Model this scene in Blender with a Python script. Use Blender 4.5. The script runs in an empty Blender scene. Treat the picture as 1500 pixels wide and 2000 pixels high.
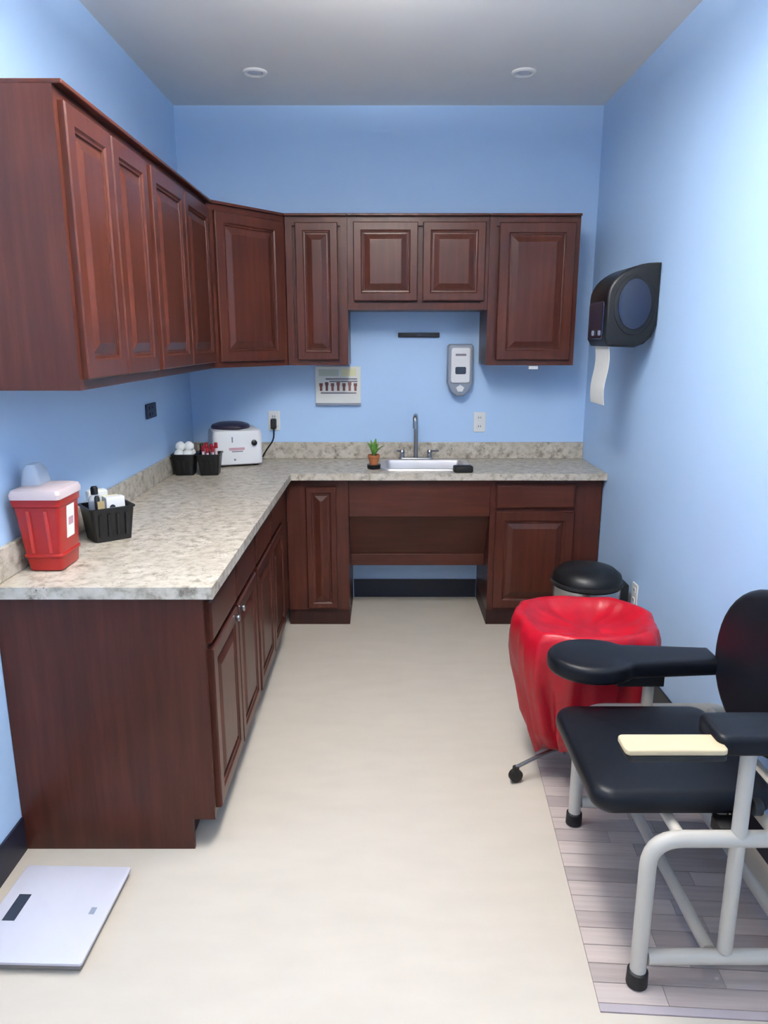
import bpy, bmesh, math, random
from mathutils import Vector, Matrix

random.seed(7)
S = bpy.context.scene
C = S.collection
R = math.radians
PI = math.pi

# ------------------------------------------------------------------ camera
FPX = 1420.0
cam_d = bpy.data.cameras.new('camera')
cam_d.sensor_fit = 'VERTICAL'
cam_d.sensor_height = 36.0
cam_d.sensor_width = 36.0
cam_d.lens = 36.0 * FPX / 2000.0
cam_d.clip_start = 0.02
cam = bpy.data.objects.new('camera', cam_d)
C.objects.link(cam)
cam.location = (0.0, 0.0, 1.549)
cam.rotation_euler = (R(90 - 13.35), 0, 0)
S.camera = cam

# ------------------------------------------------------------------ world, exposure, added ceiling light strength
w = bpy.data.worlds.new('world')
S.world = w
w.use_nodes = True
w.node_tree.nodes['Background'].inputs[0].default_value = (0.8, 0.85, 1.0, 1)
w.node_tree.nodes['Background'].inputs[1].default_value = 0.3
S.view_settings.view_transform = 'Standard'
S.view_settings.look = 'None'
S.view_settings.gamma = 1.0
S.view_settings.use_curve_mapping = False
S.view_settings.exposure = 0.3
ADDED_LIGHT_FRONT = 37.0      # emission of the added out-of-view light over the middle of the room
ADDED_LIGHT_REAR = 10.0       # and of the added one behind the camera
LIGHT_COL = (1.0, 0.985, 0.965, 1)
ADDED_UPLIGHT = 5.0            # added uplight, outshining the lens to brighten ceiling and upper walls

# ------------------------------------------------------------------ room numbers (metres)
XL, XR = -1.12, 1.17
YB, YR = 4.26, -1.9
ZC = 2.76

# ------------------------------------------------------------------ materials
def srgb(r, g, b):
    def f(c):
        c /= 255.0
        return c / 12.92 if c <= 0.04045 else ((c + 0.055) / 1.055) ** 2.4
    return (f(r), f(g), f(b), 1)

MATS = {}
def mat(name, col, rough=0.5, metal=0.0, spec=0.5, coat=0.0, var=0.0, vscale=(8, 8, 8), bump=0.0, bscale=60.0,
        trans=0.0, alpha=1.0, ior=1.45, emis=None, estr=0.0):
    """principled material with a little procedural variation and relief"""
    if name in MATS:
        return MATS[name]
    m = bpy.data.materials.new(name)
    m.use_nodes = True
    nt = m.node_tree
    b = nt.nodes['Principled BSDF']
    b.inputs['Base Color'].default_value = col
    b.inputs['Roughness'].default_value = rough
    b.inputs['Metallic'].default_value = metal
    b.inputs['Specular IOR Level'].default_value = spec
    b.inputs['Coat Weight'].default_value = coat
    b.inputs['Coat Roughness'].default_value = 0.15
    b.inputs['Transmission Weight'].default_value = trans
    b.inputs['Alpha'].default_value = alpha
    b.inputs['IOR'].default_value = ior
    if emis:
        b.inputs['Emission Color'].default_value = emis
        b.inputs['Emission Strength'].default_value = estr
    tc = nt.nodes.new('ShaderNodeTexCoord')
    if var > 0:
        mp = nt.nodes.new('ShaderNodeMapping')
        mp.inputs['Scale'].default_value = vscale
        nz = nt.nodes.new('ShaderNodeTexNoise')
        nz.inputs['Scale'].default_value = 1.0
        nz.inputs['Detail'].default_value = 4.0
        rp = nt.nodes.new('ShaderNodeValToRGB')
        lo = tuple(max(0, c * (1 - var)) for c in col[:3]) + (1,)
        hi = tuple(min(1, c * (1 + var)) for c in col[:3]) + (1,)
        rp.color_ramp.elements[0].position = 0.3
        rp.color_ramp.elements[1].position = 0.7
        rp.color_ramp.elements[0].color = lo
        rp.color_ramp.elements[1].color = hi
        nt.links.new(tc.outputs['Object'], mp.inputs['Vector'])
        nt.links.new(mp.outputs['Vector'], nz.inputs['Vector'])
        nt.links.new(nz.outputs['Fac'], rp.inputs['Fac'])
        nt.links.new(rp.outputs['Color'], b.inputs['Base Color'])
    if bump > 0:
        n2 = nt.nodes.new('ShaderNodeTexNoise')
        n2.inputs['Scale'].default_value = bscale
        n2.inputs['Detail'].default_value = 3.0
        bp = nt.nodes.new('ShaderNodeBump')
        bp.inputs['Strength'].default_value = bump
        bp.inputs['Distance'].default_value = 0.002
        nt.links.new(tc.outputs['Object'], n2.inputs['Vector'])
        nt.links.new(n2.outputs['Fac'], bp.inputs['Height'])
        nt.links.new(bp.outputs['Normal'], b.inputs['Normal'])
    MATS[name] = m
    return m

def wood(name, c0, c1, c2, axis='z', rough=0.33):
    m = bpy.data.materials.new(name)
    m.use_nodes = True
    nt = m.node_tree
    b = nt.nodes['Principled BSDF']
    b.inputs['Roughness'].default_value = rough
    b.inputs['Coat Weight'].default_value = 0.04
    b.inputs['Specular IOR Level'].default_value = 0.22
    b.inputs['Coat Roughness'].default_value = 0.25
    tc = nt.nodes.new('ShaderNodeTexCoord')
    mp = nt.nodes.new('ShaderNodeMapping')
    mp.inputs['Scale'].default_value = {'z': (38, 38, 2.2), 'x': (2.2, 38, 38)}[axis]
    nz = nt.nodes.new('ShaderNodeTexNoise')
    nz.inputs['Scale'].default_value = 1.0
    nz.inputs['Detail'].default_value = 6.0
    nz.inputs['Roughness'].default_value = 0.6
    big = nt.nodes.new('ShaderNodeTexNoise')
    big.inputs['Scale'].default_value = 3.0
    big.inputs['Detail'].default_value = 2.0
    mx = nt.nodes.new('ShaderNodeMath')
    mx.operation = 'MULTIPLY_ADD'
    mx.inputs[1].default_value = 0.4
    ad = nt.nodes.new('ShaderNodeMath')
    ad.operation = 'MULTIPLY'
    ad.inputs[1].default_value = 0.6
    rp = nt.nodes.new('ShaderNodeValToRGB')
    e = rp.color_ramp.elements
    e[0].position, e[0].color = 0.32, c0
    e[1].position, e[1].color = 0.68, c2
    k = e.new(0.5)
    k.color = c1
    L = nt.links.new
    L(tc.outputs['Object'], mp.inputs['Vector'])
    L(mp.outputs['Vector'], nz.inputs['Vector'])
    L(tc.outputs['Object'], big.inputs['Vector'])
    L(nz.outputs['Fac'], ad.inputs[0])
    L(big.outputs['Fac'], mx.inputs[0])
    L(ad.outputs[0], mx.inputs[2])
    L(mx.outputs[0], rp.inputs['Fac'])
    L(rp.outputs['Color'], b.inputs['Base Color'])
    bp = nt.nodes.new('ShaderNodeBump')
    bp.inputs['Strength'].default_value = 0.08
    bp.inputs['Distance'].default_value = 0.001
    L(nz.outputs['Fac'], bp.inputs['Height'])
    L(bp.outputs['Normal'], b.inputs['Normal'])
    MATS[name] = m
    return m

def granite():
    m = bpy.data.materials.new('speckled_laminate')
    m.use_nodes = True
    nt = m.node_tree
    b = nt.nodes['Principled BSDF']
    b.inputs['Roughness'].default_value = 0.38
    L = nt.links.new
    tc = nt.nodes.new('ShaderNodeTexCoord')
    def ramp(fac, stops):
        r = nt.nodes.new('ShaderNodeValToRGB')
        e = r.color_ramp.elements
        e[0].position, e[0].color = stops[0]
        e[1].position, e[1].color = stops[-1]
        for p_, c_ in stops[1:-1]:
            e.new(p_).color = c_
        L(fac, r.inputs['Fac'])
        return r
    n1 = nt.nodes.new('ShaderNodeTexNoise')
    n1.inputs['Scale'].default_value = 26.0
    n1.inputs['Detail'].default_value = 5.0
    n1.inputs['Roughness'].default_value = 0.7
    L(tc.outputs['Object'], n1.inputs['Vector'])
    r1 = ramp(n1.outputs['Fac'], [(0.30, srgb(106, 96, 85)), (0.42, srgb(160, 151, 136)), (0.52, srgb(194, 185, 171)), (0.72, srgb(214, 206, 194))])
    n2 = nt.nodes.new('ShaderNodeTexNoise')
    n2.inputs['Scale'].default_value = 9.0
    n2.inputs['Detail'].default_value = 4.0
    n2.inputs['Distortion'].default_value = 0.8
    L(tc.outputs['Object'], n2.inputs['Vector'])
    r2 = ramp(n2.outputs['Fac'], [(0.40, (0, 0, 0, 1)), (0.62, (1, 1, 1, 1))])
    mx = nt.nodes.new('ShaderNodeMixRGB')
    mx.blend_type = 'MIX'
    mx.inputs['Color2'].default_value = srgb(176, 168, 152)
    ml = nt.nodes.new('ShaderNodeMath')
    ml.operation = 'MULTIPLY'
    ml.inputs[1].default_value = 0.5
    L(r2.outputs['Color'], ml.inputs[0])
    L(ml.outputs[0], mx.inputs['Fac'])
    L(r1.outputs['Color'], mx.inputs['Color1'])
    v = nt.nodes.new('ShaderNodeTexVoronoi')
    v.inputs['Scale'].default_value = 70.0
    L(tc.outputs['Object'], v.inputs['Vector'])
    r3 = ramp(v.outputs['Distance'], [(0.10, (1, 1, 1, 1)), (0.26, (0, 0, 0, 1))])
    n4 = nt.nodes.new('ShaderNodeTexNoise')
    n4.inputs['Scale'].default_value = 14.0
    L(tc.outputs['Object'], n4.inputs['Vector'])
    r4 = ramp(n4.outputs['Fac'], [(0.52, (0, 0, 0, 1)), (0.62, (1, 1, 1, 1))])
    mm = nt.nodes.new('ShaderNodeMath')
    mm.operation = 'MULTIPLY'
    L(r3.outputs['Color'], mm.inputs[0])
    L(r4.outputs['Color'], mm.inputs[1])
    m2 = nt.nodes.new('ShaderNodeMixRGB')
    m2.inputs['Color2'].default_value = srgb(92, 82, 76)
    L(mm.outputs[0], m2.inputs['Fac'])
    L(mx.outputs['Color'], m2.inputs['Color1'])
    L(m2.outputs['Color'], b.inputs['Base Color'])
    MATS['granite'] = m
    return m

WALL = mat('blue_wall_paint', srgb(181, 211, 246), 0.55, var=0.02, vscale=(2, 2, 2), bump=0.12, bscale=180)
CEIL = mat('ceiling_paint', srgb(246, 242, 236), 0.8, var=0.02, vscale=(1, 1, 1), bump=0.1, bscale=150)
FLOOR = mat('cream_vinyl_floor', srgb(202, 192, 178), 0.42, var=0.03, vscale=(5, 14, 5), bump=0.04, bscale=90)
BASEB = mat('navy_rubber_base', srgb(16, 20, 38), 0.45, var=0.1)
WOODV = wood('cherry_wood_upright_grain', srgb(54, 26, 20), srgb(67, 33, 25), srgb(80, 41, 31), 'z')
WOODH = wood('cherry_wood_level_grain', srgb(54, 26, 20), srgb(67, 33, 25), srgb(80, 41, 31), 'x')
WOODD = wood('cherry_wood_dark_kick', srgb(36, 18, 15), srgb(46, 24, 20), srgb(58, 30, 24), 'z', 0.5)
GRAN = granite()
GAP = mat('dark_gap', srgb(22, 12, 12), 0.7, var=0.1)
BLACKV = mat('black_vinyl', srgb(14, 16, 22), 0.40, spec=0.22, var=0.1, bump=0.08, bscale=220)
BLACKP = mat('black_plastic', srgb(11, 11, 13), 0.4, spec=0.4, var=0.1)
RUBBER = mat('black_rubber', srgb(15, 15, 16), 0.6, var=0.1)
TUBE = mat('pale_grey_enamel_tube', srgb(194, 187, 176), 0.38, var=0.04)
CHROME = mat('brushed_steel', srgb(170, 172, 176), 0.25, 0.95, var=0.04)
STEEL = mat('sink_steel', srgb(205, 200, 198), 0.32, 0.6, var=0.04)
WHITEP = mat('white_plastic', srgb(228, 228, 228), 0.4, var=0.02)
PAPER = mat('white_paper', srgb(232, 232, 226), 0.8, var=0.03)
CREAM = mat('cream_laminate', srgb(196, 178, 144), 0.45, var=0.04)
GREYP = mat('grey_plastic', srgb(138, 146, 160), 0.4, var=0.04)
REDBAG = mat('red_plastic_film', srgb(152, 8, 28), 0.4, spec=0.3, var=0.12, vscale=(9, 9, 4), bump=0.9, bscale=26, coat=0.1)
REDPL = mat('red_sharps_plastic', srgb(150, 22, 20), 0.3, var=0.06, coat=0.1)
REDDK = mat('red_sharps_plastic_ribs', srgb(176, 50, 46), 0.3, var=0.06)
LIDCL = mat('cloudy_clear_lid', srgb(226, 208, 208), 0.3, var=0.05, alpha=0.72)
CLEARB = mat('clear_blue_plastic', srgb(206, 216, 230), 0.25, var=0.05, alpha=0.5)
SMOKE = mat('smoked_cover', srgb(16, 24, 46), 0.16, var=0.1, coat=0.4)
DKNAVY = mat('navy_lid_plastic', srgb(30, 24, 46), 0.35, var=0.1)
TERRA = mat('terracotta', srgb(170, 104, 66), 0.8, var=0.12)
LEAF = mat('plant_leaf', srgb(98, 148, 66), 0.5, var=0.25, vscale=(30, 30, 30))
SOIL = mat('soil', srgb(52, 38, 28), 0.9, var=0.2)
COTTON = mat('cotton', srgb(232, 232, 228), 0.95, var=0.04, bump=0.4, bscale=80)
REDCAP = mat('red_tube_cap', srgb(140, 18, 34), 0.35, var=0.08)
GLASST = mat('tube_glass', srgb(220, 200, 204), 0.2, var=0.04)
PINKP = mat('pink_print', srgb(190, 150, 160), 0.6, var=0.08)
BROWNP = mat('brown_print', srgb(128, 84, 80), 0.7, var=0.2, vscale=(40, 40, 40))
GREYPR = mat('grey_print', srgb(126, 124, 132), 0.7, var=0.15, vscale=(40, 40, 40))
TAN = mat('tan_card', srgb(170, 150, 110), 0.7, var=0.06)
YELLOW = mat('pale_yellow_card', srgb(230, 226, 186), 0.7, var=0.04)
SCALEW = mat('white_scale_top', srgb(206, 204, 214), 0.3, var=0.02)
SCALEG = mat('grey_scale_side', srgb(120, 116, 116), 0.4, var=0.04)
DISPLAY = mat('dark_lcd', srgb(38, 44, 56), 0.2, var=0.15, vscale=(90, 90, 90))
DOWNL = mat('downlight_lens', srgb(226, 226, 232), 0.4, var=0.02)
ADDED_FIX = mat('added_fixture_white', srgb(230, 230, 230), 0.5, var=0.02)
DIFF1 = mat('added_diffuser_front', srgb(240, 240, 240), 0.5, emis=LIGHT_COL, estr=ADDED_LIGHT_FRONT)
DIFF1U = mat('added_uplight_front', srgb(240, 240, 240), 0.5, emis=LIGHT_COL, estr=ADDED_LIGHT_FRONT * ADDED_UPLIGHT)
DIFF2U = mat('added_uplight_rear', srgb(240, 240, 240), 0.5, emis=LIGHT_COL, estr=ADDED_LIGHT_REAR * ADDED_UPLIGHT)
DIFF2 = mat('added_diffuser_rear', srgb(240, 240, 240), 0.5, emis=LIGHT_COL, estr=ADDED_LIGHT_REAR)
PLANKS = [mat('plank_print_%s' % n, c, 0.5, var=0.10, vscale=(3, 60, 10)) for n, c in
          (('pale', srgb(188, 174, 168)), ('mid', srgb(176, 162, 157)), ('warm', srgb(194, 179, 172)), ('grey', srgb(168, 155, 151)))]
MATBASE = mat('mat_backing', srgb(128, 112, 114), 0.7, var=0.05)
MATEDGE = mat('mat_edge_strip', srgb(172, 162, 166), 0.5, var=0.05)

# ------------------------------------------------------------------ mesh helpers
def new():
    return bmesh.new()

def add(bm, src, mtx=None):
    """append bmesh src (then free it) to bm"""
    if mtx is not None:
        src.transform(mtx)
    me = bpy.data.meshes.new('tmp')
    src.to_mesh(me)
    src.free()
    bm.from_mesh(me)
    bpy.data.meshes.remove(me)
    return bm

def box(x0, x1, y0, y1, z0, z1, bev=0.0, seg=2):
    bm = new()
    bmesh.ops.create_cube(bm, size=1.0)
    bmesh.ops.scale(bm, vec=(x1 - x0, y1 - y0, z1 - z0), verts=bm.verts)
    bmesh.ops.translate(bm, vec=((x0 + x1) / 2, (y0 + y1) / 2, (z0 + z1) / 2), verts=bm.verts)
    if bev > 0:
        bmesh.ops.bevel(bm, geom=bm.edges[:], offset=bev, segments=seg, profile=0.5, affect='EDGES')
    return bm

def loops(rings, cap0=True, cap1=True, closed=True):
    """bridge a list of equal-length rings of points"""
    bm = new()
    V = [[bm.verts.new(p) for p in r] for r in rings]
    n = len(V[0])
    for a, b in zip(V[:-1], V[1:]):
        for i in range(n if closed else n - 1):
            j = (i + 1) % n
            bm.faces.new((a[i], a[j], b[j], b[i]))
    if cap0:
        bm.faces.new(list(reversed(V[0])))
    if cap1:
        bm.faces.new(V[-1])
    bmesh.ops.recalc_face_normals(bm, faces=bm.faces)
    return bm

def lathe(profile, n=28, cap0=True, cap1=True, sx=1.0, sy=1.0):
    return loops([[(r * sx * math.cos(2 * PI * i / n), r * sy * math.sin(2 * PI * i / n), z) for i in range(n)] for r, z in profile], cap0, cap1)

def fillet(pts, rad, k=7):
    pts = [Vector(p) for p in pts]
    out = [pts[0]]
    for a, b, c in zip(pts[:-2], pts[1:-1], pts[2:]):
        d = min(rad, (a - b).length * 0.49, (c - b).length * 0.49)
        p, q = b + (a - b).normalized() * d, b + (c - b).normalized() * d
        for i in range(k + 1):
            t = i / k
            out.append(p * (1 - t) ** 2 + b * 2 * t * (1 - t) + q * t * t)
    out.append(pts[-1])
    return out

def tube(pts, r, n=14, rad=0.0):
    pts = fillet(pts, rad) if rad > 0 else [Vector(p) for p in pts]
    t0 = (pts[1] - pts[0]).normalized()
    u = t0.orthogonal().normalized()
    rings = []
    for i, p in enumerate(pts):
        t = (pts[min(i + 1, len(pts) - 1)] - pts[max(i - 1, 0)]).normalized()
        u = (u - t * u.dot(t)).normalized()
        v = t.cross(u)
        rings.append([p + (u * math.cos(2 * PI * k / n) + v * math.sin(2 * PI * k / n)) * r for k in range(n)])
    return loops(rings)

def rrect(x0, x1, y0, y1, r, k=6):
    out = []
    for cx, cy, a in ((x1 - r, y1 - r, 0), (x0 + r, y1 - r, 90), (x0 + r, y0 + r, 180), (x1 - r, y0 + r, 270)):
        for i in range(k + 1):
            t = R(a + 90 * i / k)
            out.append((cx + r * math.cos(t), cy + r * math.sin(t)))
    return out

def inset(poly, d):
    n = len(poly)
    out = []
    for i in range(n):
        a, b, c = Vector(poly[i - 1]), Vector(poly[i]), Vector(poly[(i + 1) % n])
        e1, e2 = (b - a), (c - b)
        e1 = e1.normalized() if e1.length > 1e-9 else e2.normalized()
        e2 = e2.normalized() if e2.length > 1e-9 else e1
        nn = Vector((-(e1.y + e2.y), e1.x + e2.x))
        nn = nn.normalized() if nn.length > 1e-9 else Vector((-e1.y, e1.x))
        cs = max(0.4, nn.dot(Vector((-e1.y, e1.x))))
        q = b + nn * (d / cs)
        out.append((q.x, q.y))
    return out

def pad(poly, z0, z1, r, k=5, crown=0.0):
    """cushion: outline extruded between z0 and z1 with rounded edges and a slightly crowned top (poly runs counter-clockwise)"""
    cx = sum(p[0] for p in poly) / len(poly)
    cy = sum(p[1] for p in poly) / len(poly)
    rings = []
    for i in range(k + 1):
        t = PI / 2 * i / k
        rings.append([(x, y, z0 + r - r * math.sin(PI / 2 - t)) for x, y in inset(poly, r - r * math.cos(PI / 2 - t))])
    for i in range(k + 1):
        t = PI / 2 * i / k
        rings.append([(x, y, z1 - r + r * math.sin(t)) for x, y in inset(poly, r - r * math.cos(t))])
    top = inset(poly, r)
    for s in (0.75, 0.5, 0.25):
        rings.append([(cx + (x - cx) * s, cy + (y - cy) * s, z1 + crown * (1 - s * s)) for x, y in top])
    return loops(rings)

def grid_slab(xs, ys, keep, z0, z1):
    """one slab made of the cells of a grid for which keep(cx, cy) is true"""
    bm = new()
    vt = {}
    def V(i, j, k):
        if (i, j, k) not in vt:
            vt[(i, j, k)] = bm.verts.new((xs[i], ys[j], (z0, z1)[k]))
        return vt[(i, j, k)]
    def on(i, j):
        return 0 <= i < len(xs) - 1 and 0 <= j < len(ys) - 1 and keep((xs[i] + xs[i + 1]) / 2, (ys[j] + ys[j + 1]) / 2)
    for i in range(len(xs) - 1):
        for j in range(len(ys) - 1):
            if not on(i, j):
                continue
            bm.faces.new((V(i, j, 1), V(i + 1, j, 1), V(i + 1, j + 1, 1), V(i, j + 1, 1)))
            bm.faces.new((V(i, j, 0), V(i, j + 1, 0), V(i + 1, j + 1, 0), V(i + 1, j, 0)))
            for di, dj, a, b in ((-1, 0, (i, j + 1), (i, j)), (1, 0, (i + 1, j), (i + 1, j + 1)), (0, -1, (i, j), (i + 1, j)), (0, 1, (i + 1, j + 1), (i, j + 1))):
                if not on(i + di, j + dj):
                    bm.faces.new((V(*a, 0), V(*b, 0), V(*b, 1), V(*a, 1)))
    bmesh.ops.recalc_face_normals(bm, faces=bm.faces)
    return bm

def obj(name, bm, m, parent=None, smooth=False, ang=35):
    me = bpy.data.meshes.new(name)
    bm.to_mesh(me)
    bm.free()
    me.materials.append(m)
    if smooth:
        for p in me.polygons:
            p.use_smooth = True
        me.set_sharp_from_angle(angle=R(ang))
    o = bpy.data.objects.new(name, me)
    C.objects.link(o)
    if parent:
        o.parent = parent
    return o

def tag(o, label, cat, group=None):
    o['label'] = label
    o['category'] = cat
    if group:
        o['group'] = group
    return o

def thing(name, label, cat, loc=(0, 0, 0), rz=0.0, group=None):
    o = bpy.data.objects.new(name, None)
    o.empty_display_size = 0.05
    C.objects.link(o)
    o.location = loc
    o.rotation_euler = (0, 0, rz)
    return tag(o, label, cat, group)

def struct(name, bm, m, label=None, smooth=False):
    o = obj(name, bm, m, None, smooth)
    o['kind'] = 'structure'
    if label:
        o['label'] = label
    return o

def T(x, y, z):
    return Matrix.Translation((x, y, z))

def shift(bm, o):
    """world coordinates to the local ones of an unrotated thing"""
    bmesh.ops.translate(bm, vec=-Vector(o.location), verts=bm.verts)
    return bm

# ------------------------------------------------------------------ room shell
struct('floor', box(XL - .1, XR + .1, YR - .1, YB + .1, -.1, 0), FLOOR, 'cream vinyl sheet floor')
struct('ceiling', box(XL - .1, XR + .1, YR - .1, YB + .1, ZC, ZC + .1), CEIL, 'plain pale grey ceiling')
struct('wall_left', box(XL - .1, XL, YR - .1, YB + .1, 0, ZC), WALL, 'light blue painted wall behind the long counter')
struct('wall_right', box(XR, XR + .1, YR - .1, YB + .1, 0, ZC), WALL, 'light blue painted wall with the towel dispenser')
struct('wall_back', box(XL, XR, YB, YB + .1, 0, ZC), WALL, 'light blue painted wall behind the sink')
struct('wall_rear', box(XL, XR, YR - .1, YR, 0, ZC), WALL, 'light blue painted wall behind the viewer')
bbz = 0.115
struct('baseboard_left', box(XL, XL + .008, YR, 1.966, 0, bbz, .002), BASEB, 'dark navy rubber wall base')
struct('baseboard_right', box(XR - .008, XR, YR, 3.775, 0, bbz, .002), BASEB, 'dark navy rubber wall base')
struct('baseboard_back', box(-.185, .565, YB - .008, YB, 0, bbz, .002), BASEB, 'dark navy rubber wall base under the sink')
struct('baseboard_rear', box(XL + .01, XR - .01, YR, YR + .008, 0, bbz, .002), BASEB, 'dark navy rubber wall base')

def added_pendant_light(label, x, y, sx, sy, dm, du, z0, dep=.09):
    """added suspended fixture, out of view: glowing lens below, brighter uplight on top, metal end caps and spine, two hanging rods with ceiling cups"""
    t = thing('added_pendant_light', label, 'ceiling light', (x, y, z0))
    obj('housing', grid_slab([-sx / 2, -sx / 2 + .012, sx / 2 - .012, sx / 2], [-sy / 2, -sy / 2 + .012, sy / 2 - .012, sy / 2],
                             lambda a, b: not (abs(a) < sx / 2 - .012 and abs(b) < sy / 2 - .012), 0, dep), ADDED_FIX, t)
    obj('lens', loops([[(a, b, z) for a, b in rrect(-sx / 2 + d, sx / 2 - d, -sy / 2 + d, sy / 2 - d, .02, 4)] for z, d in ((.02, .0125), (-.004, .014), (-.014, .04))]), dm, t)
    obj('added_uplight_lens', box(-sx / 2 + .013, sx / 2 - .013, -sy / 2 + .013, sy / 2 - .013, dep - .012, dep - .004), du, t)
    obj('spine', box(-.02, .02, -sy / 2 + .01, sy / 2 - .01, dep + .001, dep + .02, .002), ADDED_FIX, t)
    for s_ in (-1, 1):
        obj('end_cap', box(-sx / 2, sx / 2, s_ * (sy / 2 + .004) - .006, s_ * (sy / 2 + .004) + .006, 0, dep, .002), ADDED_FIX, t)
        obj('hanging_rod', tube([(0, s_ * sy * .4, dep + .02), (0, s_ * sy * .4, ZC - z0 - .015)], .005, 10), CHROME, t, True)
        cup = obj('ceiling_cup', lathe([(.012, -.03), (.04, -.008), (.04, 0)], 20), ADDED_FIX, t, True)
        cup.location = (0, s_ * sy * .4, ZC - z0 - .001)
added_pendant_light('added suspended linear light, out of view over the middle of the room', 0.0, 1.74, .30, 1.24, DIFF1, DIFF1U, 2.52)  # added main light; hung low so its top lights the ceiling
added_pendant_light('added suspended linear light behind the viewer', 0.0, -0.7, .30, 1.24, DIFF2, DIFF2U, 2.45)  # added fill light, unseen behind the camera

for x, lab in ((-.60, 'small round recessed ceiling downlight above the corner cabinet'), (.65, 'small round recessed ceiling downlight nearer the right wall')):
    t = thing('recessed_downlight', lab, 'ceiling light', (x, 3.76, ZC - .012), group='recessed downlights in the ceiling')
    obj('trim_ring', lathe([(.036, .0118), (.036, .004), (.048, .001), (.056, .006), (.056, .0118)], 32, False, False), CEIL, t, True)
    obj('lens', lathe([(.0355, .009), (.025, .005), (.012, .0035)], 32), DOWNL, t, True)

# ------------------------------------------------------------------ cabinets
def rect_ring(w0, h0, d, z):
    return [(d, z, d), (w0 - d, z, d), (w0 - d, z, h0 - d), (d, z, h0 - d)]

def door_frame(w_, h_, st, th):
    """stile and rail frame; local x right, z up, the face at y = -th"""
    prof = [(0, 0), (0, -th + .004), (.004, -th), (st - .012, -th), (st - .006, -th + .005), (st, -th + .006), (st + .002, -th + .014)]
    return loops([rect_ring(w_, h_, d, y) for d, y in prof], False, False)

def door_panel(w_, h_, st, th):
    prof = [(st - .002, -.001), (st - .002, -th + .012), (st + .008, -th + .011), (st + .034, -th + .001), (st + .037, -th + .0005)]
    return loops([rect_ring(w_, h_, d, y) for d, y in prof], False, True)

def add_door(t, x0, x1, z0, z1, st=.06, th=.02, flat=False, handle=None):
    w_, h_ = x1 - x0, z1 - z0
    if flat:
        prof = [(0, 0), (0, -th + .006), (.007, -th + .001), (.012, -th)]
        d = obj('drawer_front', loops([rect_ring(w_, h_, a, y) for a, y in prof], False, True), WOODH, t)
    else:
        d = obj('door', door_frame(w_, h_, st, th), WOODV, t)
        obj('raised_panel', door_panel(w_, h_, st, th), WOODV, d)
    d.location = (x0, 0, z0)
    if handle:
        hx, hz = handle
        k = obj('pull', pad(rrect(-.011, .011, -.011, .011, .008), 0, .014, .004), CHROME, d, True)
        k.rotation_euler = (R(90), 0, 0)
        k.location = (hx, -th, hz)
    return d

UZ0, UZ1 = 1.415, 2.16
def upper(name, label, loc, rz, W, z0, z1, depth, doors, end=None, over=0.0):
    t = thing(name, label, 'cabinet', (loc[0], loc[1], z0), rz, 'dark cherry wall cabinets')
    H = z1 - z0
    obj('carcass', box(0, W, .02, depth, 0, H), WOODV, t)
    ff = grid_slab([0, .035, W - .035, W], [0, .035, H - .045, H], lambda a, b: not (.035 < a < W - .035 and .035 < b < H - .045), 0, .02)
    ff.transform(Matrix.Rotation(R(90), 4, 'X') @ Matrix.Identity(4))
    bmesh.ops.translate(ff, vec=(0, .02, 0), verts=ff.verts)
    obj('face_frame', ff, WOODV, t)
    for d in doors:
        add_door(t, *d)
    obj('top_strip', box(-over, W + over, -.024, depth, H, H + .012, .003), WOODH, t)
    return t

# left wall run: local x -> +Y, local y -> -X
LD = .303
LX = XL + .002 + LD
u1 = upper('wall_cabinet', 'dark cherry two-door wall cabinet nearest the camera with its plain end panel showing', (LX, 1.975, 0), R(90), .685, UZ0, UZ1, LD,
           [(.022, .334, .028, .715), (.342, .663, .028, .715)])
u2 = upper('wall_cabinet', 'dark cherry two-door wall cabinet on the left wall beside the angled corner cabinet', (LX, 2.662, 0), R(90), .895, UZ0, UZ1, LD,
           [(.022, .44, .028, .715), (.448, .873, .028, .715)])
# angled corner cabinet
P1, P2 = Vector((LX, 3.560)), Vector((-.512, 3.955))
dv = P2 - P1
ct = thing('corner_wall_cabinet', 'angled corner wall cabinet with one tall raised-panel door', 'cabinet', (P1.x, P1.y, UZ0), math.atan2(dv.y, dv.x), 'dark cherry wall cabinets')
inv = Matrix.Rotation(-math.atan2(dv.y, dv.x), 4, 'Z')
pl = [(P1.x, P1.y + .002), (P2.x, P2.y), (P2.x, YB - .002), (XL + .002, YB - .002), (XL + .002, P1.y + .002)]
pl = [inv @ Vector((a - P1.x, b - P1.y, 0)) for a, b in pl]
H = UZ1 - UZ0
obj('carcass', loops([[(p.x, p.y, z) for p in pl] for z in (0, H)]), WOODV, ct)
obj('top_strip', loops([[(p.x, p.y + (-.014 if i < 2 else 0), z) for i, p in enumerate(pl)] for z in (H, H + .012)]), WOODH, ct)
add_door(ct, .035, dv.length - .035, .028, H - .03, .06, .018)
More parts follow.
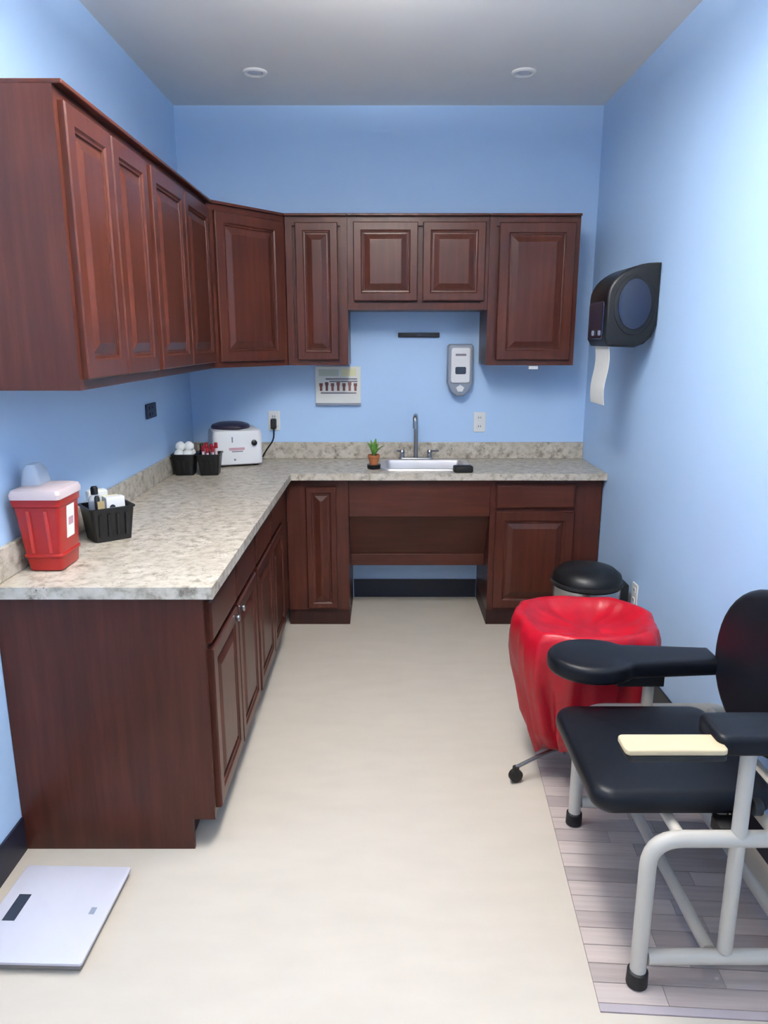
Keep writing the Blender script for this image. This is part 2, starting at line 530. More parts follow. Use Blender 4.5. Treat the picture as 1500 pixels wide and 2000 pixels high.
# back wall run: local x -> +X, local y -> +Y
BY = 3.955
BD = YB - .002 - BY
ua = upper('wall_cabinet', 'narrow one-door dark cherry wall cabinet left of the sink', (-.508, BY, 0), 0, .318, UZ0, UZ1, BD, [(.052, .27, .028, .715, .05)])
ub = upper('wall_cabinet', 'short two-door dark cherry wall cabinet above the sink', (-.188, BY, 0), 0, .728, 1.700, UZ1, BD,
           [(.03, .362, .045, .432, .05), (.388, .71, .045, .432, .05)])
uc = upper('wall_cabinet', 'wide one-door dark cherry wall cabinet right of the sink', (.542, BY, 0), 0, .465, UZ0, UZ1, BD, [(.05, .44, .028, .715, .06)])
tag(obj('cabinet_latch', pad(rrect(-.026, .026, -.012, .012, .006), -.022, -.0005, .004), WHITEP, None, True),
    'small white plastic catch under the right-hand wall cabinet', 'latch').location = (.80, 3.975, UZ0)

# base cabinets
CZ0, CZ1 = .830, .866
def base(name, label, loc, rz, W, depth, drawers, doors, kick=.085, kz=.105, ends=(False, False)):
    t = thing(name, label, 'cabinet', loc, rz, 'dark cherry base cabinets')
    H_ = CZ0 - .001
    if kick > 0:
        side = [(0, kz), (depth, kz), (depth, H_), (0, H_)]
        obj('carcass', box(0, W, 0, depth, kz, H_), WOODV, t)
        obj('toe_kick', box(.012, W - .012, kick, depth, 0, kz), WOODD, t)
        if ends[0]:
            prof = [(kick - .02, 0), (depth, 0), (depth, H_), (-.004, H_), (-.004, kz), (kick - .02, kz)]
            obj('end_panel', loops([[(x, a, b) for a, b in prof] for x in (-.014, -.0005)]), WOODV, t)
    else:
        obj('carcass', box(0, W, 0, depth, kz, H_), WOODV, t)
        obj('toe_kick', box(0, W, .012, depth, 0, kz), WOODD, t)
    for d in drawers:
        add_door(t, *d[:4], flat=True)
    for d in doors:
        add_door(t, *d[:4], st=d[4] if len(d) > 4 else .055, handle=d[5] if len(d) > 5 else None)
    return t
LBX = -.525
LBD = LBX - XL - .002
base('base_cabinet', 'dark cherry base cabinet nearest the camera with a plain end panel', (LBX, 1.982, 0), R(90), .776, LBD,
     [(.018, .382, .675, .805), (.394, .758, .675, .805)],
     [(.018, .382, .125, .655, .055, (.33, .5)), (.394, .758, .125, .655, .055, (.05, .5))], ends=(True, False))
base('base_cabinet', 'dark cherry base cabinet farther along the left counter', (LBX, 2.760, 0), R(90), .79, LBD,
     [(.018, .389, .675, .805), (.401, .772, .675, .805)],
     [(.018, .389, .125, .655), (.401, .772, .125, .655)])
BBY = 3.80
BBD = YB - .002 - BBY
# corner filler and blind corner
t = thing('corner_base_cabinet', 'plain dark cherry filler of the inner corner under the counter', 'cabinet', (LBX, 3.552, 0), R(90), 'dark cherry base cabinets')
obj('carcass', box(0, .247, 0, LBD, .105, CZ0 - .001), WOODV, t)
obj('toe_kick', box(0, .247, .085, LBD, 0, .105), WOODD, t)
base('base_cabinet', 'narrow dark cherry base cabinet with one tall door left of the knee space', (-.523, BBY, 0), 0, .333, BBD, [],
     [(.105, .268, .105, .785, .04)], kick=0, kz=.09)
br = base('base_cabinet', 'dark cherry base cabinet with drawer and door right of the knee space', (.568, BBY, 0), 0, .595, BBD,
     [(.03, .452, .672, .80)], [(.03, .452, .105, .652, .06)], kick=0, kz=.09)
# apron and sloped cover under the sink
t = thing('sink_apron', 'dark cherry apron and sloped pipe cover under the sink', 'cabinet panel', (.19, BBY, 0))
obj('apron', box(-.378, .376, -.012, .012, .625, CZ0 - .001, .002), WOODH, t)
sl = loops([[(x, .016, .625), (x, .034, .632), (x, .185, .355), (x, .167, .348)] for x in (-.378, .376)])
obj('sloped_panel', sl, WOODH, t)
obj('lower_rail', box(-.378, .376, .150, .172, .30, .368, .003), WOODH, t)

# ------------------------------------------------------------------ worktop
CFX, CFY, CEY = -.487, 3.745, 1.952
SKX0, SKX1, SKY0, SKY1 = -.005, .455, 3.845, 4.165
xs = [XL + .001, CFX, SKX0, SKX1, XR - .001]
ys = [CEY, CFY, SKY0, SKY1, YB - .001]
def keep(a, b):
    if SKX0 < a < SKX1 and SKY0 < b < SKY1:
        return False
    return a < CFX or b > CFY
wt = thing('worktop', 'L-shaped speckled beige and grey laminate worktop with upstand', 'countertop', (-.8, 3.9, CZ0))
sb = grid_slab(xs, ys, keep, CZ0, CZ1)
obj('slab', shift(sb, wt), GRAN, wt)
obj('upstand', shift(box(XL + .001, XL + .02, CEY + .01, YB - .001, CZ1, .962, .003), wt), GRAN, wt)
obj('upstand', shift(box(XL + .0205, XR - .001, YB - .02, YB - .001, CZ1, .962, .003), wt), GRAN, wt)

# sink
sk = thing('sink', 'pale drop-in hand sink set into the worktop', 'sink', (.225, 4.0, CZ1))
hw, hd = (SKX1 - SKX0) / 2 + .018, (SKY1 - SKY0) / 2 + .014
prof = [(0, .0005), (.003, .009), (.016, .011), (.03, .006), (.036, -.02), (.05, -.14), (.07, -.155)]
rings = []
for d, z in prof:
    rings.append([(x, y, z) for x, y in rrect(-hw + d, hw - d, -hd + d, hd - d, .06 - min(d, .03))])
obj('bowl', loops(rings, False, True), STEEL, sk, True)
obj('drain', lathe([(.03, -.1545), (.03, -.150), (.02, -.149)], 20), CHROME, sk, True)
# faucet
fa = thing('faucet', 'chrome gooseneck faucet behind the sink', 'faucet', (.185, 4.203, CZ1 + .0006))
obj('deck_plate', pad(rrect(-.10, .10, -.022, .022, .02), 0.0, .014, .006), CHROME, fa, True)
obj('spout', tube([(0, 0, .012), (0, 0, .262), (-.012, -.14, .262), (-.012, -.14, .2)], .0125, 14, .06), CHROME, fa, True)
for x in (-.08, .08):
    hnd = obj('handle', lathe([(.014, .012), (.013, .04), (.017, .046), (.012, .058)], 18), CHROME, fa, True)
    hnd.location.x = x
    lv = obj('lever', tube([(0, 0, .05), (0 + (.05 if x > 0 else -.03), -.03, .056)], .006, 8), CHROME, hnd, True)

# ------------------------------------------------------------------ wall fittings
# paper towel dispenser on the right wall (side profile in x-z, extruded along y)
td = thing('towel_dispenser', 'black paper towel dispenser with smoked cover on the right wall', 'towel dispenser', (XR - .001, 3.35, 1.52))
prof = [(0, 0.09), (0, .345)] + [(-.02 - .2 * math.sin(PI / 2 * i / 10), .345 - .14 * (1 - math.cos(PI / 2 * i / 10))) for i in range(11)] + \
       [(-.222, .03), (-.205, .0), (-.09, -.005), (-.05, .01), (-.02, .04)]
def extr(prof, y0, y1, bev=0.0):
    bm = loops([[(x, y, z) for x, z in prof] for y in (y0, y1)])
    if bev > 0:
        es = [e for e in bm.edges if abs(e.verts[0].co.y - e.verts[1].co.y) < 1e-6]
        bmesh.ops.bevel(bm, geom=es, offset=bev, segments=3, profile=0.5, affect='EDGES')
    return bm
obj('housing', extr(prof, -.14, .14, .012), BLACKP, td, True, 30)
sc_ = [(-.105 + .072 * math.cos(2 * PI * i / 28), .175 + .105 * math.sin(2 * PI * i / 28)) for i in range(28)]
obj('smoked_window', extr(sc_, -.149, -.139, .004), SMOKE, td, True, 30)
obj('window_rim', extr([(-.105 + .088 * math.cos(2 * PI * i / 28), .172 + .125 * math.sin(2 * PI * i / 28)) for i in range(28)], -.1445, -.138, .003), BLACKP, td, True, 30)
fp = obj('front_panel', pad(rrect(-.11, .11, 0.03, .19, .02), 0, .008, .004), SMOKE, td, True)
fp.matrix_local = T(-.2195, 0, 0) @ Matrix(((0, 0, -1, 0), (-1, 0, 0, 0), (0, 1, 0, 0), (0, 0, 0, 1)))
for yy in (-.08, .02):
    bt = obj('button', pad(rrect(-.016, .016, .045, .068, .006), .008, .013, .003), GREYP, td, True)
    bt.matrix_local = T(-.2195, yy, 0) @ Matrix(((0, 0, -1, 0), (-1, 0, 0, 0), (0, 1, 0, 0), (0, 0, 0, 1)))
pr = []
for i in range(13):
    z = -.265 * i / 12 + .01
    x = -.196 + .008 * math.sin(i * .5)
    pr.append([(x, y, z) for y in (-.115, .095)] + [(x + .0016, y, z) for y in (.095, -.115)])
tag(obj('paper_towel', loops(pr), PAPER, None, True), 'strip of white paper towel hanging from the black dispenser', 'paper towel').location = td.location

# soap dispenser on the back wall
sd = thing('soap_dispenser', 'white and grey soap dispenser with dark window beside the right wall cabinet', 'soap dispenser', (.431, YB - .001, 1.234))
def shield(s, zb):
    w_ = .072 * s
    return [(w_, zb + .075), (w_, .278 * (.5 + .5 * s)), (w_ - .012, .29 * (.5 + .5 * s)), (-w_ + .012, .29 * (.5 + .5 * s)), (-w_, .278 * (.5 + .5 * s)), (-w_, zb + .075), (-.05 * s, zb + .025), (-.02 * s, zb), (.02 * s, zb), (.05 * s, zb + .025)]
def front_pad(poly, y, th, r, m, name, par):
    """pad lying on a wall that faces -Y: poly in (x, z), thickness towards -Y"""
    bm = pad([(a, b) for a, b in poly], 0, th, r)
    bm.transform(Matrix(((1, 0, 0, 0), (0, 0, -1, y), (0, 1, 0, 0), (0, 0, 0, 1))))
    bmesh.ops.recalc_face_normals(bm, faces=bm.faces)
    return obj(name, bm, m, par, True)
front_pad(shield(1.0, 0), 0, .085, .014, GREYP, 'back_shell', sd)
front_pad(rrect(-.055, .055, .075, .272, .014), -.08, .018, .007, WHITEP, 'front_cover', sd)
front_pad(rrect(-.03, .03, .125, .165, .008), -.094, .007, .002, DISPLAY, 'window', sd)
front_pad(rrect(-.03, .03, .225, .237, .003), -.0965, .0025, .0008, GREYPR, 'print_line', sd)
front_pad([(.025, .05), (0, .066), (-.025, .05), (-.015, .026), (.015, .026)], -.08, .014, .004, WHITEP, 'nozzle', sd)

# thin black bar and illustrated card on the back wall
bs = thing('wall_strip', 'thin black bar mounted on the blue wall above the faucet', 'wall strip', (.198, YB - .001, 1.560))
front_pad(rrect(-.118, .118, 0, .027, .004), 0, .014, .003, BLACKP, 'bar', bs)
front_pad(rrect(-.012, .012, .006, .021, .002), -.0135, .003, .001, DKNAVY, 'joint_clip', bs)
pc = thing('instruction_card', 'white instruction card with a row of small brown figures below the narrow cabinet', 'sign', (-.265, YB - .001, 1.182))
front_pad(rrect(-.131, .131, 0, .218, .004), 0, .012, .003, PAPER, 'card', pc)
front_pad(rrect(-.131, .131, -.006, .008, .002), 0, .022, .003, GREYP, 'ledge', pc)
row = new()
for i in range(7):
    x = -.098 + i * .033
    add(row, box(x - .007, x + .007, -.0135, -.012, .078, .118))
    add(row, box(x - .01, x + .01, -.0138, -.012, .104 + (.006 if i % 2 else 0), .122 + (.006 if i % 2 else 0)))
obj('printed_figures', row, BROWNP, pc)
ln = new()
for z, a, b in ((.142, -.07, .11), (.128, -.05, .112), (.062, -.10, .105)):
    add(ln, box(a, b, -.0132, -.012, z, z + .008))
obj('printed_lines', ln, GREYPR, pc)
obj('printed_patch', box(.02, .105, -.0131, -.012, .162, .205), YELLOW, pc)
obj('printed_patch', box(-.11, .005, -.0131, -.012, .162, .2), mat('faded_green_print', srgb(196, 204, 190), .7, var=.05), pc)

def outlet(name, label, loc, rz, mm, w_=.07, h_=.115, slots=True):
    t = thing(name, label, 'outlet', loc, rz)
    front_pad(rrect(-w_ / 2, w_ / 2, 0, h_, .006), 0, .007, .003, mm, 'plate', t)
    if slots:
        for z in (h_ * .28, h_ * .72):
            s = front_pad(rrect(-w_ * .24, w_ * .24, z - h_ * .13, z + h_ * .13, .008), -.0068, .003, .001, mm, 'socket', t)
            sl_ = new()
            for dx in (-.006, .006):
                add(sl_, box(dx - .0015, dx + .0015, -.0104, -.0095, z - .004, z + .006))
            obj('slot', sl_, GAP, s)
    return t
outlet('wall_outlet', 'white wall outlet above the upstand right of the faucet', (.558, YB - .001, 1.022), 0, WHITEP)
outlet('wall_outlet', 'white wall outlet with a black plug behind the white centrifuge', (-.642, YB - .001, 1.03), 0, WHITEP)
outlet('wall_outlet', 'white wall outlet low on the right wall behind the red bag', (XR - .001, 3.2, .335), R(-90), WHITEP)
outlet('dark_wall_outlet', 'dark wall outlet on the left wall below the cabinets', (XL + .001, 3.50, 1.182), R(90), mat('dark_outlet_plastic', srgb(34, 44, 72), .4, var=.1), .15, .07)
pg = thing('power_plug', 'black power plug in the outlet behind the centrifuge', 'plug', (-.642, YB - .0112, 1.03))
front_pad(rrect(-.016, .016, .012, .072, .008), 0, .03, .006, BLACKP, 'plug_body', pg)
obj('cord', tube([(0, -.02, .014), (0, -.022, -.05), (-.04, -.034, -.1), (-.07, -.034, -.15)], .004, 8, .03), BLACKP, pg, True)

# ------------------------------------------------------------------ things on the counter
ZT = CZ1 + .0006
# sharps container
sc = thing('sharps_container', 'red sharps container with cloudy lid at the near end of the counter', 'sharps container', (-1.018, 2.16, ZT))
def taper(z, d):
    k = z / .235
    return rrect(-.052 - .024 * k + d, .046 + .018 * k - d, -.062 - .022 * k + d, .066 - d, .010, 4)
body = loops([[(x, y, z) for x, y in taper(z, d)] for z, d in ((0, .006), (.004, .0), (.042, -.001), (.046, -.005), (.052, -.005), (.056, -.001), (.2, .0), (.204, -.004), (.225, -.004))])
obj('tub', body, REDPL, sc, True, 30)
for x in (-.03, .022):
    rb = loops([[(x + a * (1 + z), -.0615 - .022 * z / .235 + b, z) for a, b in ((-.006, .006), (.006, .006), (.004, -.005), (-.004, -.005))] for z in (.06, .19)])
    obj('rib', rb, REDDK, sc)
lb = obj('label', box(0, .0015, -.026, .026, -.05, .05), PAPER, sc)
lb.location = (.0575, .0, .145)
lb.rotation_euler = (0, R(4.4), 0)
obj('label_print', box(.0016, .0022, -.016, .016, -.012, .012), PINKP, lb)
lid = loops([[(x, y, z) for x, y in rrect(-.079 + d, .071 - d, -.092 + d, .074 - d, .012, 4)] for z, d in ((.226, .0), (.240, -.001), (.252, .004), (.257, .02))])
obj('lid', lid, LIDCL, sc, True, 30)
hump = loops([[(x, y, z) for x, y in rrect(-.072 + d, -.012 - d, -.03 + d * .6, .06 - d, .014, 4)] for z, d in ((.2575, 0), (.30, .006), (.318, .016))])
obj('chute', hump, CLEARB, sc, True, 30)

def tub_open(w0, d0, w1, d1, h, th=.004, r=.012):
    def rr(k, e):
        a, b = w0 + (w1 - w0) * k, d0 + (d1 - d0) * k
        return rrect(-a / 2 + e, a / 2 - e, -b / 2 + e, b / 2 - e, r, 4)
    rings = [(0, 0, 0), (.96, 0, h - .006), (1, -.004, h - .005), (1, -.004, h), (1, th, h), (0, th, .005)]
    return loops([[(x, y, z) for x, y in rr(k, e)] for k, e, z in rings])

# near black basket with supplies
bk = thing('supply_basket', 'black plastic basket of supplies beside the red sharps container', 'basket', (-.975, 2.49, ZT), R(38), 'black baskets on the counter')
obj('tub', tub_open(.125, .115, .15, .14, .12), BLACKP, bk, True, 30)
for k_ in range(4):
    a = obj('side_slat', box(-.05 + k_ * .03, -.04 + k_ * .03, -.006, 0, .02, .1, .001), BLACKP, bk)
    a.rotation_euler = (R(6), 0, 0)
    a.location = (0, -.0585, 0)
def inb(lx, ly):
    c_, s_ = math.cos(R(38)), math.sin(R(38))
    return (-.975 + c_ * lx - s_ * ly, 2.49 + s_ * lx + c_ * ly)
def put(o, x, y, z=ZT + .0055, rz=0, rx=0, ry=0):
    o.location = (x, y, z)
    o.rotation_euler = (rx, ry, rz)
    return o
b = thing('squeeze_bottle', 'pale blue squeeze bottle with a black cap in the near basket', 'bottle')
obj('bottle_body', lathe([(.02, 0), (.023, .006), (.023, .13), (.018, .142), (.011, .148), (.011, .156)], 20), CLEARB, b, True)
obj('cap', lathe([(.0125, .150), (.0125, .172), (.009, .178)], 18), BLACKP, b, True)
put(b, *inb(-.03, .024))
b = thing('supply_box', 'white carton with a dark round mark leaning in the near basket', 'box')
obj('carton', box(-.032, .032, -.017, .017, 0, .145, .003), WHITEP, b)
obj('printed_dot', loops([[(-.012 + .01 * math.cos(i * PI / 6), -.0177 + k, .11 + .01 * math.sin(i * PI / 6)) for i in range(12)] for k in (0, .0006)]), DISPLAY, b)
put(b, *inb(.02, -.026), rz=R(38))
tag(put(obj('card_box', box(-.028, .028, -.012, .012, 0, .138, .002), YELLOW), *inb(.026, .03), rz=R(38)), 'pale yellow card box at the back of the near basket', 'box')
tag(put(obj('card_strip', box(-.012, .012, -.003, .003, 0, .135, .001), TAN), *inb(-.03, -.04), rz=R(38)), 'narrow tan card strip standing in the near basket', 'card')
b = thing('black_marker', 'black marker pen standing in the near basket', 'marker')
obj('barrel', lathe([(.008, 0), (.008, .1), (.0075, .102)], 14), BLACKP, b, True)
obj('cap', lathe([(.009, .1025), (.009, .145), (.006, .152)], 14), RUBBER, b, True)
put(b, *inb(-.036, -.02))
tag(put(obj('folded_wipe', pad(rrect(-.035, .035, -.02, .02, .006), 0, .15, .008), PAPER, None, True), -1.05, 2.60, ZT, rz=R(38)), 'folded white wipe pack behind the near black basket', 'wipe pack')

# two far black baskets
def far_basket(label, x, y):
    t = thing('supply_basket', label, 'basket', (x, y, ZT), R(4), 'black baskets on the counter')
    obj('tub', tub_open(.09, .10, .118, .125, .11), BLACKP, t, True, 30)
    for k_ in range(3):
        a = obj('side_slat', box(-.032 + k_ * .026, -.02 + k_ * .026, -.006, 0, .015, .08, .001), BLACKP, t)
        a.location = (0, -.051, 0)
        a.rotation_euler = (R(7), 0, 0)
    return t
FX1, FX2, FYB = -1.032, -.905, 3.74
far_basket('small black basket heaped with white cotton balls near the corner', FX1, FYB)
far_basket('small black basket of red-capped tubes in front of the centrifuge', FX2, FYB)
for i, (dx, dy, dz, r_) in enumerate([(-.024, -.024, .105, .026), (.022, -.024, .106, .026), (-.022, .027, .106, .026), (.024, .025, .106, .026), (-.02, -.004, .143, .027), (.022, .004, .144, .026)]):
    bm = new()
    bmesh.ops.create_icosphere(bm, subdivisions=3, radius=r_)
    for v in bm.verts:
        v.co *= 1 + .05 * math.sin(v.co.x * 190 + i) * math.cos(v.co.y * 170 + v.co.z * 150)
    tag(put(obj('cotton_ball', bm, COTTON, None, True, 80), FX1 + dx, FYB + dy, ZT + dz), 'white cotton ball heaped in the small black basket', 'cotton ball', 'cotton balls in the far basket')
for i, (dx, dy, h_) in enumerate([(-.028, -.02, .12), (-.004, -.026, .113), (.022, -.02, .117), (-.02, .015, .13), (.008, .012, .125), (.03, .02, .131)]):
    t = thing('sample_tube', 'red-capped glass sample tube in the small black basket', 'tube', group='red-capped tubes in the far basket')
    obj('glass_tube', lathe([(.004, 0), (.0075, .006), (.0075, h_)], 12), GLASST, t, True)
    obj('cap', lathe([(.0095, h_ - .004), (.0095, h_ + .022), (.007, h_ + .025)], 12), REDCAP, t, True)
    put(t, FX2 + dx, FYB + dy)
t = thing('dropper_bottle', 'tall black bottle standing between the two far baskets', 'bottle')
obj('bottle_body', lathe([(.013, 0), (.0145, .004), (.0145, .105), (.009, .118)], 16), BLACKP, t, True)
obj('cap', lathe([(.0105, .119), (.0105, .142), (.007, .148)], 16), RUBBER, t, True)
put(t, -.9685, 3.835, ZT)

# centrifuge
cf = thing('centrifuge', 'white benchtop centrifuge with dark round lid in the corner', 'centrifuge', (-.838, 4.065, ZT), R(20))
obj('housing', loops([[(x, y, z) for x, y in rrect(-.135 + d, .135 - d, -.115 + d, .115 - d, .025, 5)] for z, d in ((.012, .004), (.018, 0), (.17, .0), (.195, .006), (.203, .02))]), WHITEP, cf, True, 30)
for x in (-.1, .1):
    for y in (-.085, .085):
        f_ = obj('foot', lathe([(.012, 0), (.012, .0125)], 12), RUBBER, cf)
        f_.location = (x, y, 0)
lo = obj('lid', lathe([(.105, .2035), (.108, .212), (.1, .224), (.07, .234), (.03, .238)], 32), DKNAVY, cf, True)
lo.location = (-.02, .0, 0)
obj('lid_latch', box(-.02, .02, -.112, -.1, .204, .216, .002), BLACKP, cf)
kn = obj('dial', lathe([(.016, 0), (.015, .014), (.010, .017)], 20), BLACKP, cf, True)
kn.location = (.088, -.115, .13)
kn.rotation_euler = (R(90), 0, 0)
obj('slot', box(-.034, -.027, -.1165, -.115, .135, .165), GREYPR, cf)
obj('label_print', box(-.05, .035, -.1162, -.115, .092, .106), PINKP, cf)
obj('label_print', box(-.035, .025, -.1162, -.115, .082, .088), GREYPR, cf)
obj('indicator', box(-.025, -.015, -.1165, -.115, .035, .045), GREYPR, cf)

# potted plant and sponge by the sink
po = thing('potted_plant', 'small green plant in a terracotta pot on a black saucer by the sink', 'plant', (-.055, 3.90, ZT))
obj('saucer', lathe([(.03, 0), (.036, .003), (.037, .022), (.033, .022)], 24), BLACKP, po, True)
obj('pot', lathe([(.022, .0225), (.03, .062), (.033, .064), (.033, .076), (.028, .076), (.027, .07)], 24), TERRA, po, True)
obj('soil', lathe([(.0268, .066), (.0268, .071)], 18), SOIL, po)
for i in range(14):
    a, l_, tl = i * 2.4, .062 + .03 * random.random(), .2 + .6 * random.random()
    rings = []
    for k in range(6):
        s = k / 5
        w_ = .012 * math.sin(PI * (.12 + .86 * s)) + .0006
        rr_ = s * l_ * math.sin(tl * (0.6 + .6 * s))
        zz = .07 + s * l_ * math.cos(tl * (.6 + .6 * s)) * 1.1
        c_, s_ = math.cos(a), math.sin(a)
        rings.append([(c_ * rr_ - s_ * w_, s_ * rr_ + c_ * w_, zz), (c_ * rr_, s_ * rr_, zz - .0012), (c_ * rr_ + s_ * w_, s_ * rr_ - c_ * w_, zz), (c_ * rr_, s_ * rr_, zz + .0012)])
    obj('leaf', loops(rings), LEAF, po, True, 60)
tag(put(obj('scrub_sponge', pad(rrect(-.05, .05, -.03, .03, .01), 0, .034, .008), RUBBER, None, True), .418, 3.795, ZT, R(6)), 'black sponge on the counter at the right front of the sink', 'sponge')

# ------------------------------------------------------------------ floor things
# bathroom scale
sca = thing('floor_scale', 'flat white digital scale on the floor beside the cabinet end', 'scale', (-.907, 1.682, 0), R(-1.5))
obj('platform', loops([[(x, y, z) for x, y in rrect(-.155 + d, .155 - d, -.172 + d, .172 - d, .008, 4)] for z, d in ((.022, .003), (.024, 0), (.0305, .0), (.032, .003))]), SCALEW, sca, True, 30)
obj('underbody', box(-.150, .150, -.167, .167, .006, .022, .003), SCALEG, sca)
obj('display', box(-.118, -.084, -.04, .055, .0321, .0328), DISPLAY, sca)
obj('button', box(.105, .12, -.012, .012, .0321, .0328), GREYP, sca)
for x in (-.13, .13):
    for y in (-.145, .145):
        f_ = obj('foot', lathe([(.014, 0), (.014, .0065)], 14), RUBBER, sca)
        f_.location = (x, y, 0)

# wood-look mat under the chair
MT = thing('floor_mat', 'greyish wood-look plank mat under the phlebotomy chair', 'mat', (.512, 1.400, 0), R(-3.6))
MW, ML = .555, 1.20
obj('backing', box(0, MW, 0, ML, 0, .0015), MATBASE, MT)
obj('edge_strip', box(0, MW, 0, .022, .0016, .0045, .0005), MATEDGE, MT)
ypos, i = .024, 0
while ypos < ML - .02:
    hgt = min(.058, ML - ypos)
    cuts = [0.0, MW * (.3 + .4 * ((i * 37) % 10) / 10.0), MW]
    for a, b in zip(cuts[:-1], cuts[1:]):
        obj('plank', box(a + .0006, b - .0006, ypos, ypos + hgt - .0022, .0016, .0042, .0004, 1), PLANKS[(i * 7 + (1 if a > 0 else 0) * 5 + i // 3) % 4], MT)
    ypos += hgt
    i += 1

# phlebotomy chair (faces -X)
ch = thing('phlebotomy_chair', 'black padded blood-draw chair with pale grey tube frame', 'chair', (.87, 1.78, .005))
def cp(name, bm, m, par=None, smooth=True, ang=40):
    bmesh.ops.translate(bm, vec=-Vector(ch.location), verts=bm.verts)
    return obj(name, bm, m, par or ch, smooth, ang)
YN, YF = 1.475, 2.085
RX = 1.10
for y in (YN, YF):
    fr = cp('side_frame', tube([(.622, y, .03), (.622, y, .415), (RX, y, .415), (RX, y, .03)], .0195, 16, .075), TUBE)
    cp('lower_rail', tube([(.6415, y, .085), (RX - .0195, y, .085)], .0185, 14), TUBE)
    cp('arm_post', tube([(.828, y, .1035), (.826, y, .655 if y == YN else .535)], .0175, 14), TUBE)
    for x in (.622, RX):
        cp('rubber_foot', add(new(), lathe([(.02, .0052), (.026, .008), (.025, .045), (.0205, .048)], 18), T(x, y, 0)), RUBBER)
for x in (.80, 1.02):
    cp('floor_crossbar', tube([(x, YN + .0185, .085), (x, YF - .0185, .085)], .0165, 14), TUBE)
for x in (.70, .93):
    cp('seat_crossbar', tube([(x, YN + .018, .405), (x, YF - .018, .405)], .014, 12), TUBE)
for y in (1.66, 1.90):
    cp('back_post', tube([(1.02, y, .42), (1.075, y, .46), (1.105, y, .86)], .0125, 12, .05), TUBE)
cp('back_crossbar', tube([(1.02, YN + .018, .415), (1.02, YF - .018, .415)], .014, 12), TUBE)
cp('seat', pad(rrect(.505, .955, 1.535, 1.985, .055, 8), .425, .492, .03, 6, .012), BLACKV)
cp('seat_base', add(new(), box(.56, .93, 1.58, 1.94, .4195, .4248)), RUBBER)
# backrest: outline in (y, z), thickness along x
bo = []
for i in range(40):
    a = 2 * PI * i / 40
    c_, s_ = math.cos(a), math.sin(a)
    bo.append((.262 * math.copysign(abs(c_) ** .95, c_), .212 * math.copysign(abs(s_) ** .95, s_)))
bb = pad(bo, 0, .062, .028, 6, .012)
bb.transform(T(1.056, 1.78, .685) @ Matrix.Rotation(R(7), 4, 'Y') @ Matrix(((0, 0, -1, 0), (-1, 0, 0, 0), (0, 1, 0, 0), (0, 0, 0, 1))))
bmesh.ops.recalc_face_normals(bb, faces=bb.faces)
cp('backrest', bb, BLACKV)
# near armrest with cream board
na = cp('armrest', pad(rrect(.722, 1.01, 1.405, 1.525, .02, 5), .668, .718, .014, 4, .003), BLACKV)
cp('arm_bracket', add(new(), box(.745, .96, 1.44, 1.50, .655, .6675, .002)), RUBBER)
cp('arm_board', pad(rrect(.515, .735, 1.385, 1.452, .012, 5), .686, .7, .004, 3), CREAM)
cp('arm_board_edge', pad(rrect(.519, .735, 1.385, 1.448, .012, 5), .672, .6857, .003, 3), RUBBER)
# far armrest: paddle and shaft in one outline
po_ = []
for i in range(25):
    a = R(-38 - 284 * i / 24)
    po_.append((.63 + .135 * math.cos(a), 2.035 + .118 * math.sin(a)))
po_ = [(1.0, 1.985), ] + [(p[0], p[1]) for p in po_] + [(1.0, 2.085)]
po_ = list(reversed(po_))
cp('armrest', pad(po_, .575, .63, .018, 4, .003), BLACKV)
cp('arm_bracket', add(new(), box(.70, .84, 2.0, 2.10, .535, .5745, .003)), RUBBER)
cp('adjust_knob', add(new(), lathe([(.010, 0), (.02, .004), (.02, .022), (.014, .026)], 16), T(.845, YN, .50) @ Matrix.Rotation(R(90), 4, 'Y')), RUBBER)
cp('seat_bracket', add(new(), box(.80, .86, 1.505, 1.56, .385, .4195, .004)), RUBBER)

# rolling hamper
HX, HY = .705, 2.395
hm = thing('rolling_hamper', 'chrome hamper stand on black casters beneath the red bag', 'hamper', (HX, HY, .0048))
def ell(rx, ry, z, n=40, e=.8, ph=0.0):
    out = []
    for i in range(n):
        a = 2 * PI * i / n
        c_, s_ = math.cos(a), math.sin(a)
        out.append((rx * math.copysign(abs(c_) ** e, c_), ry * math.copysign(abs(s_) ** e, s_), z))
    return out
ring = ell(.212, .192, .588)
obj('top_ring', tube(ring + [ring[0]], .008, 10), CHROME, hm, True)
for k in range(4):
    a = R(198 + 90 * k)
    cx, cy = .245 * math.cos(a), .245 * math.sin(a)
    ix, iy = .11 * math.cos(a), .11 * math.sin(a)
    obj('leg', tube([(0, 0, .10), (ix, iy, .098), (cx, cy, .055)], .007, 10, .08), CHROME, hm, True)
    cs = obj('caster', add(lathe([(.006, .048), (.012, .046), (.012, .058), (.006, .06)], 12), lathe([(.013, -.012), (.024, -.010), (.024, .010), (.013, .012)], 20), T(0, 0, .024) @ Matrix.Rotation(R(90), 4, 'X')), RUBBER, hm, True)
    cs.location = (cx, cy, 0)
    cs.rotation_euler = (0, 0, a)
for k in range(4):
    a = R(45 + 90 * k)
    obj('upright', tube([(.08 * math.cos(a), .08 * math.sin(a), .10), (.15 * math.cos(a), .14 * math.sin(a), .2), (.19 * math.cos(a), .175 * math.sin(a), .58)], .006, 8, .05), CHROME, hm, True)
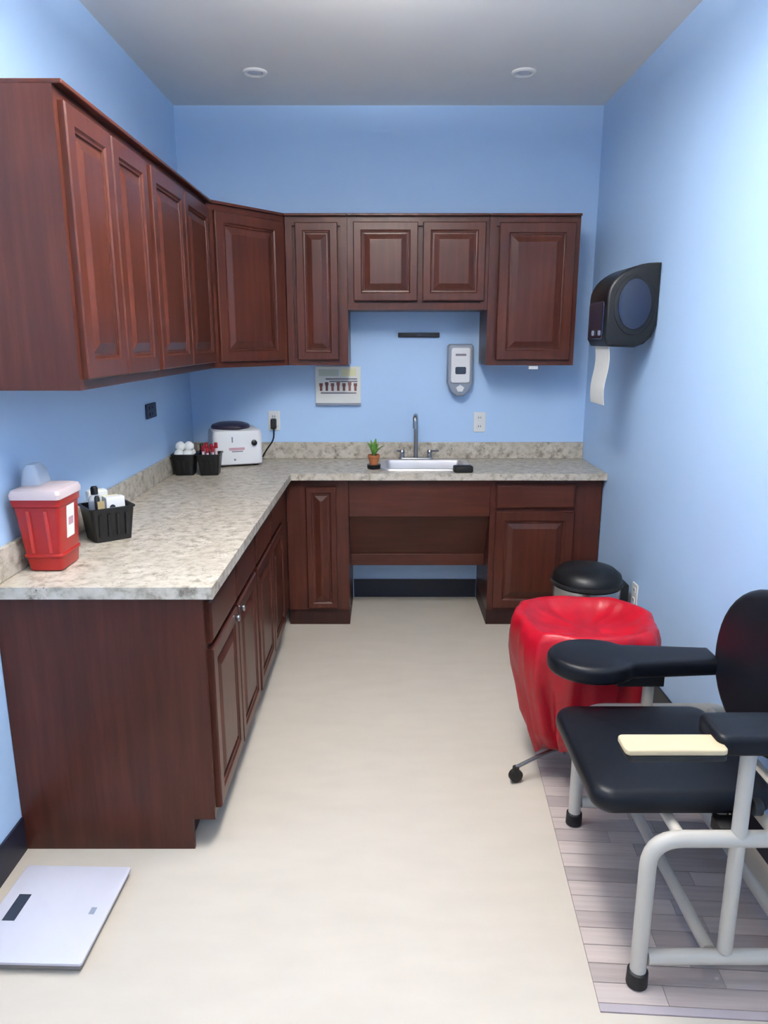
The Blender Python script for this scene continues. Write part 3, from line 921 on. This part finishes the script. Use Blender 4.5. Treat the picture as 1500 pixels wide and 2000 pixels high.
# red bag over the ring
NB = 96
def bagring(rx, ry, z, amp, ph, zamp=0.0, e=.82):
    base_ = ell(rx, ry, z, NB, e)
    out = []
    for i, (x, y, zz) in enumerate(base_):
        a = 2 * PI * i / NB
        f_ = 1 + amp * (math.sin(7 * a + ph) * .5 + .35 * math.sin(13 * a + 1.7 * ph) + .25 * math.sin(23 * a + ph * .6))
        out.append((x * f_, y * f_, zz + zamp * (math.sin(3 * a + ph) + .6 * math.sin(8 * a + 2 * ph))))
    return out
rings = [bagring(.15, .14, .125, .16, 1.9, .03), bagring(.182, .168, .20, .16, 1.8, .012), bagring(.205, .188, .30, .14, 1.6), bagring(.228, .208, .38, .11, 1.3),
         bagring(.243, .224, .45, .085, .9), bagring(.248, .228, .51, .06, .6), bagring(.245, .224, .565, .045, .35, .003), bagring(.236, .216, .598, .03, .2, .004), bagring(.218, .2, .606, .02, .2, .004),
         bagring(.2, .184, .600, .02, .2, .003), bagring(.186, .170, .585, .03, .4, .003), bagring(.165, .150, .570, .05, .7, .004), bagring(.12, .11, .556, .08, .9, .005), bagring(.06, .055, .552, .1, 1.1, .004)]
rb = tag(obj('red_bag', loops(rings), REDBAG, None, True, 70), 'red plastic biohazard bag draped over the hamper behind the chair', 'bag')
rb.location = (HX, HY, .0048)

# step bin
tb = thing('step_bin', 'round black-lidded bin with a steel band behind the red bag', 'trash can', (.953, 3.25, .0005))
obj('body', lathe([(.135, 0), (.138, .01), (.152, .36), (.152, .425)], 40), BLACKP, tb, True)
obj('steel_band', lathe([(.1525, .375), (.157, .377), (.159, .43), (.1525, .435)], 40, False, False), CHROME, tb, True)
obj('lid', lathe([(.150, .4355), (.161, .437), (.162, .455), (.154, .484), (.125, .508), (.075, .521), (.02, .525)], 40), BLACKP, tb, True)
obj('lid_rim', lathe([(.1622, .439), (.168, .441), (.168, .453), (.1622, .455)], 40, False, False), RUBBER, tb, True)
obj('hinge', box(.13, .185, -.05, .05, .30, .44, .006), RUBBER, tb, True)
obj('pedal', box(-.04, .04, -.185, -.13, .012, .026, .003), RUBBER, tb)
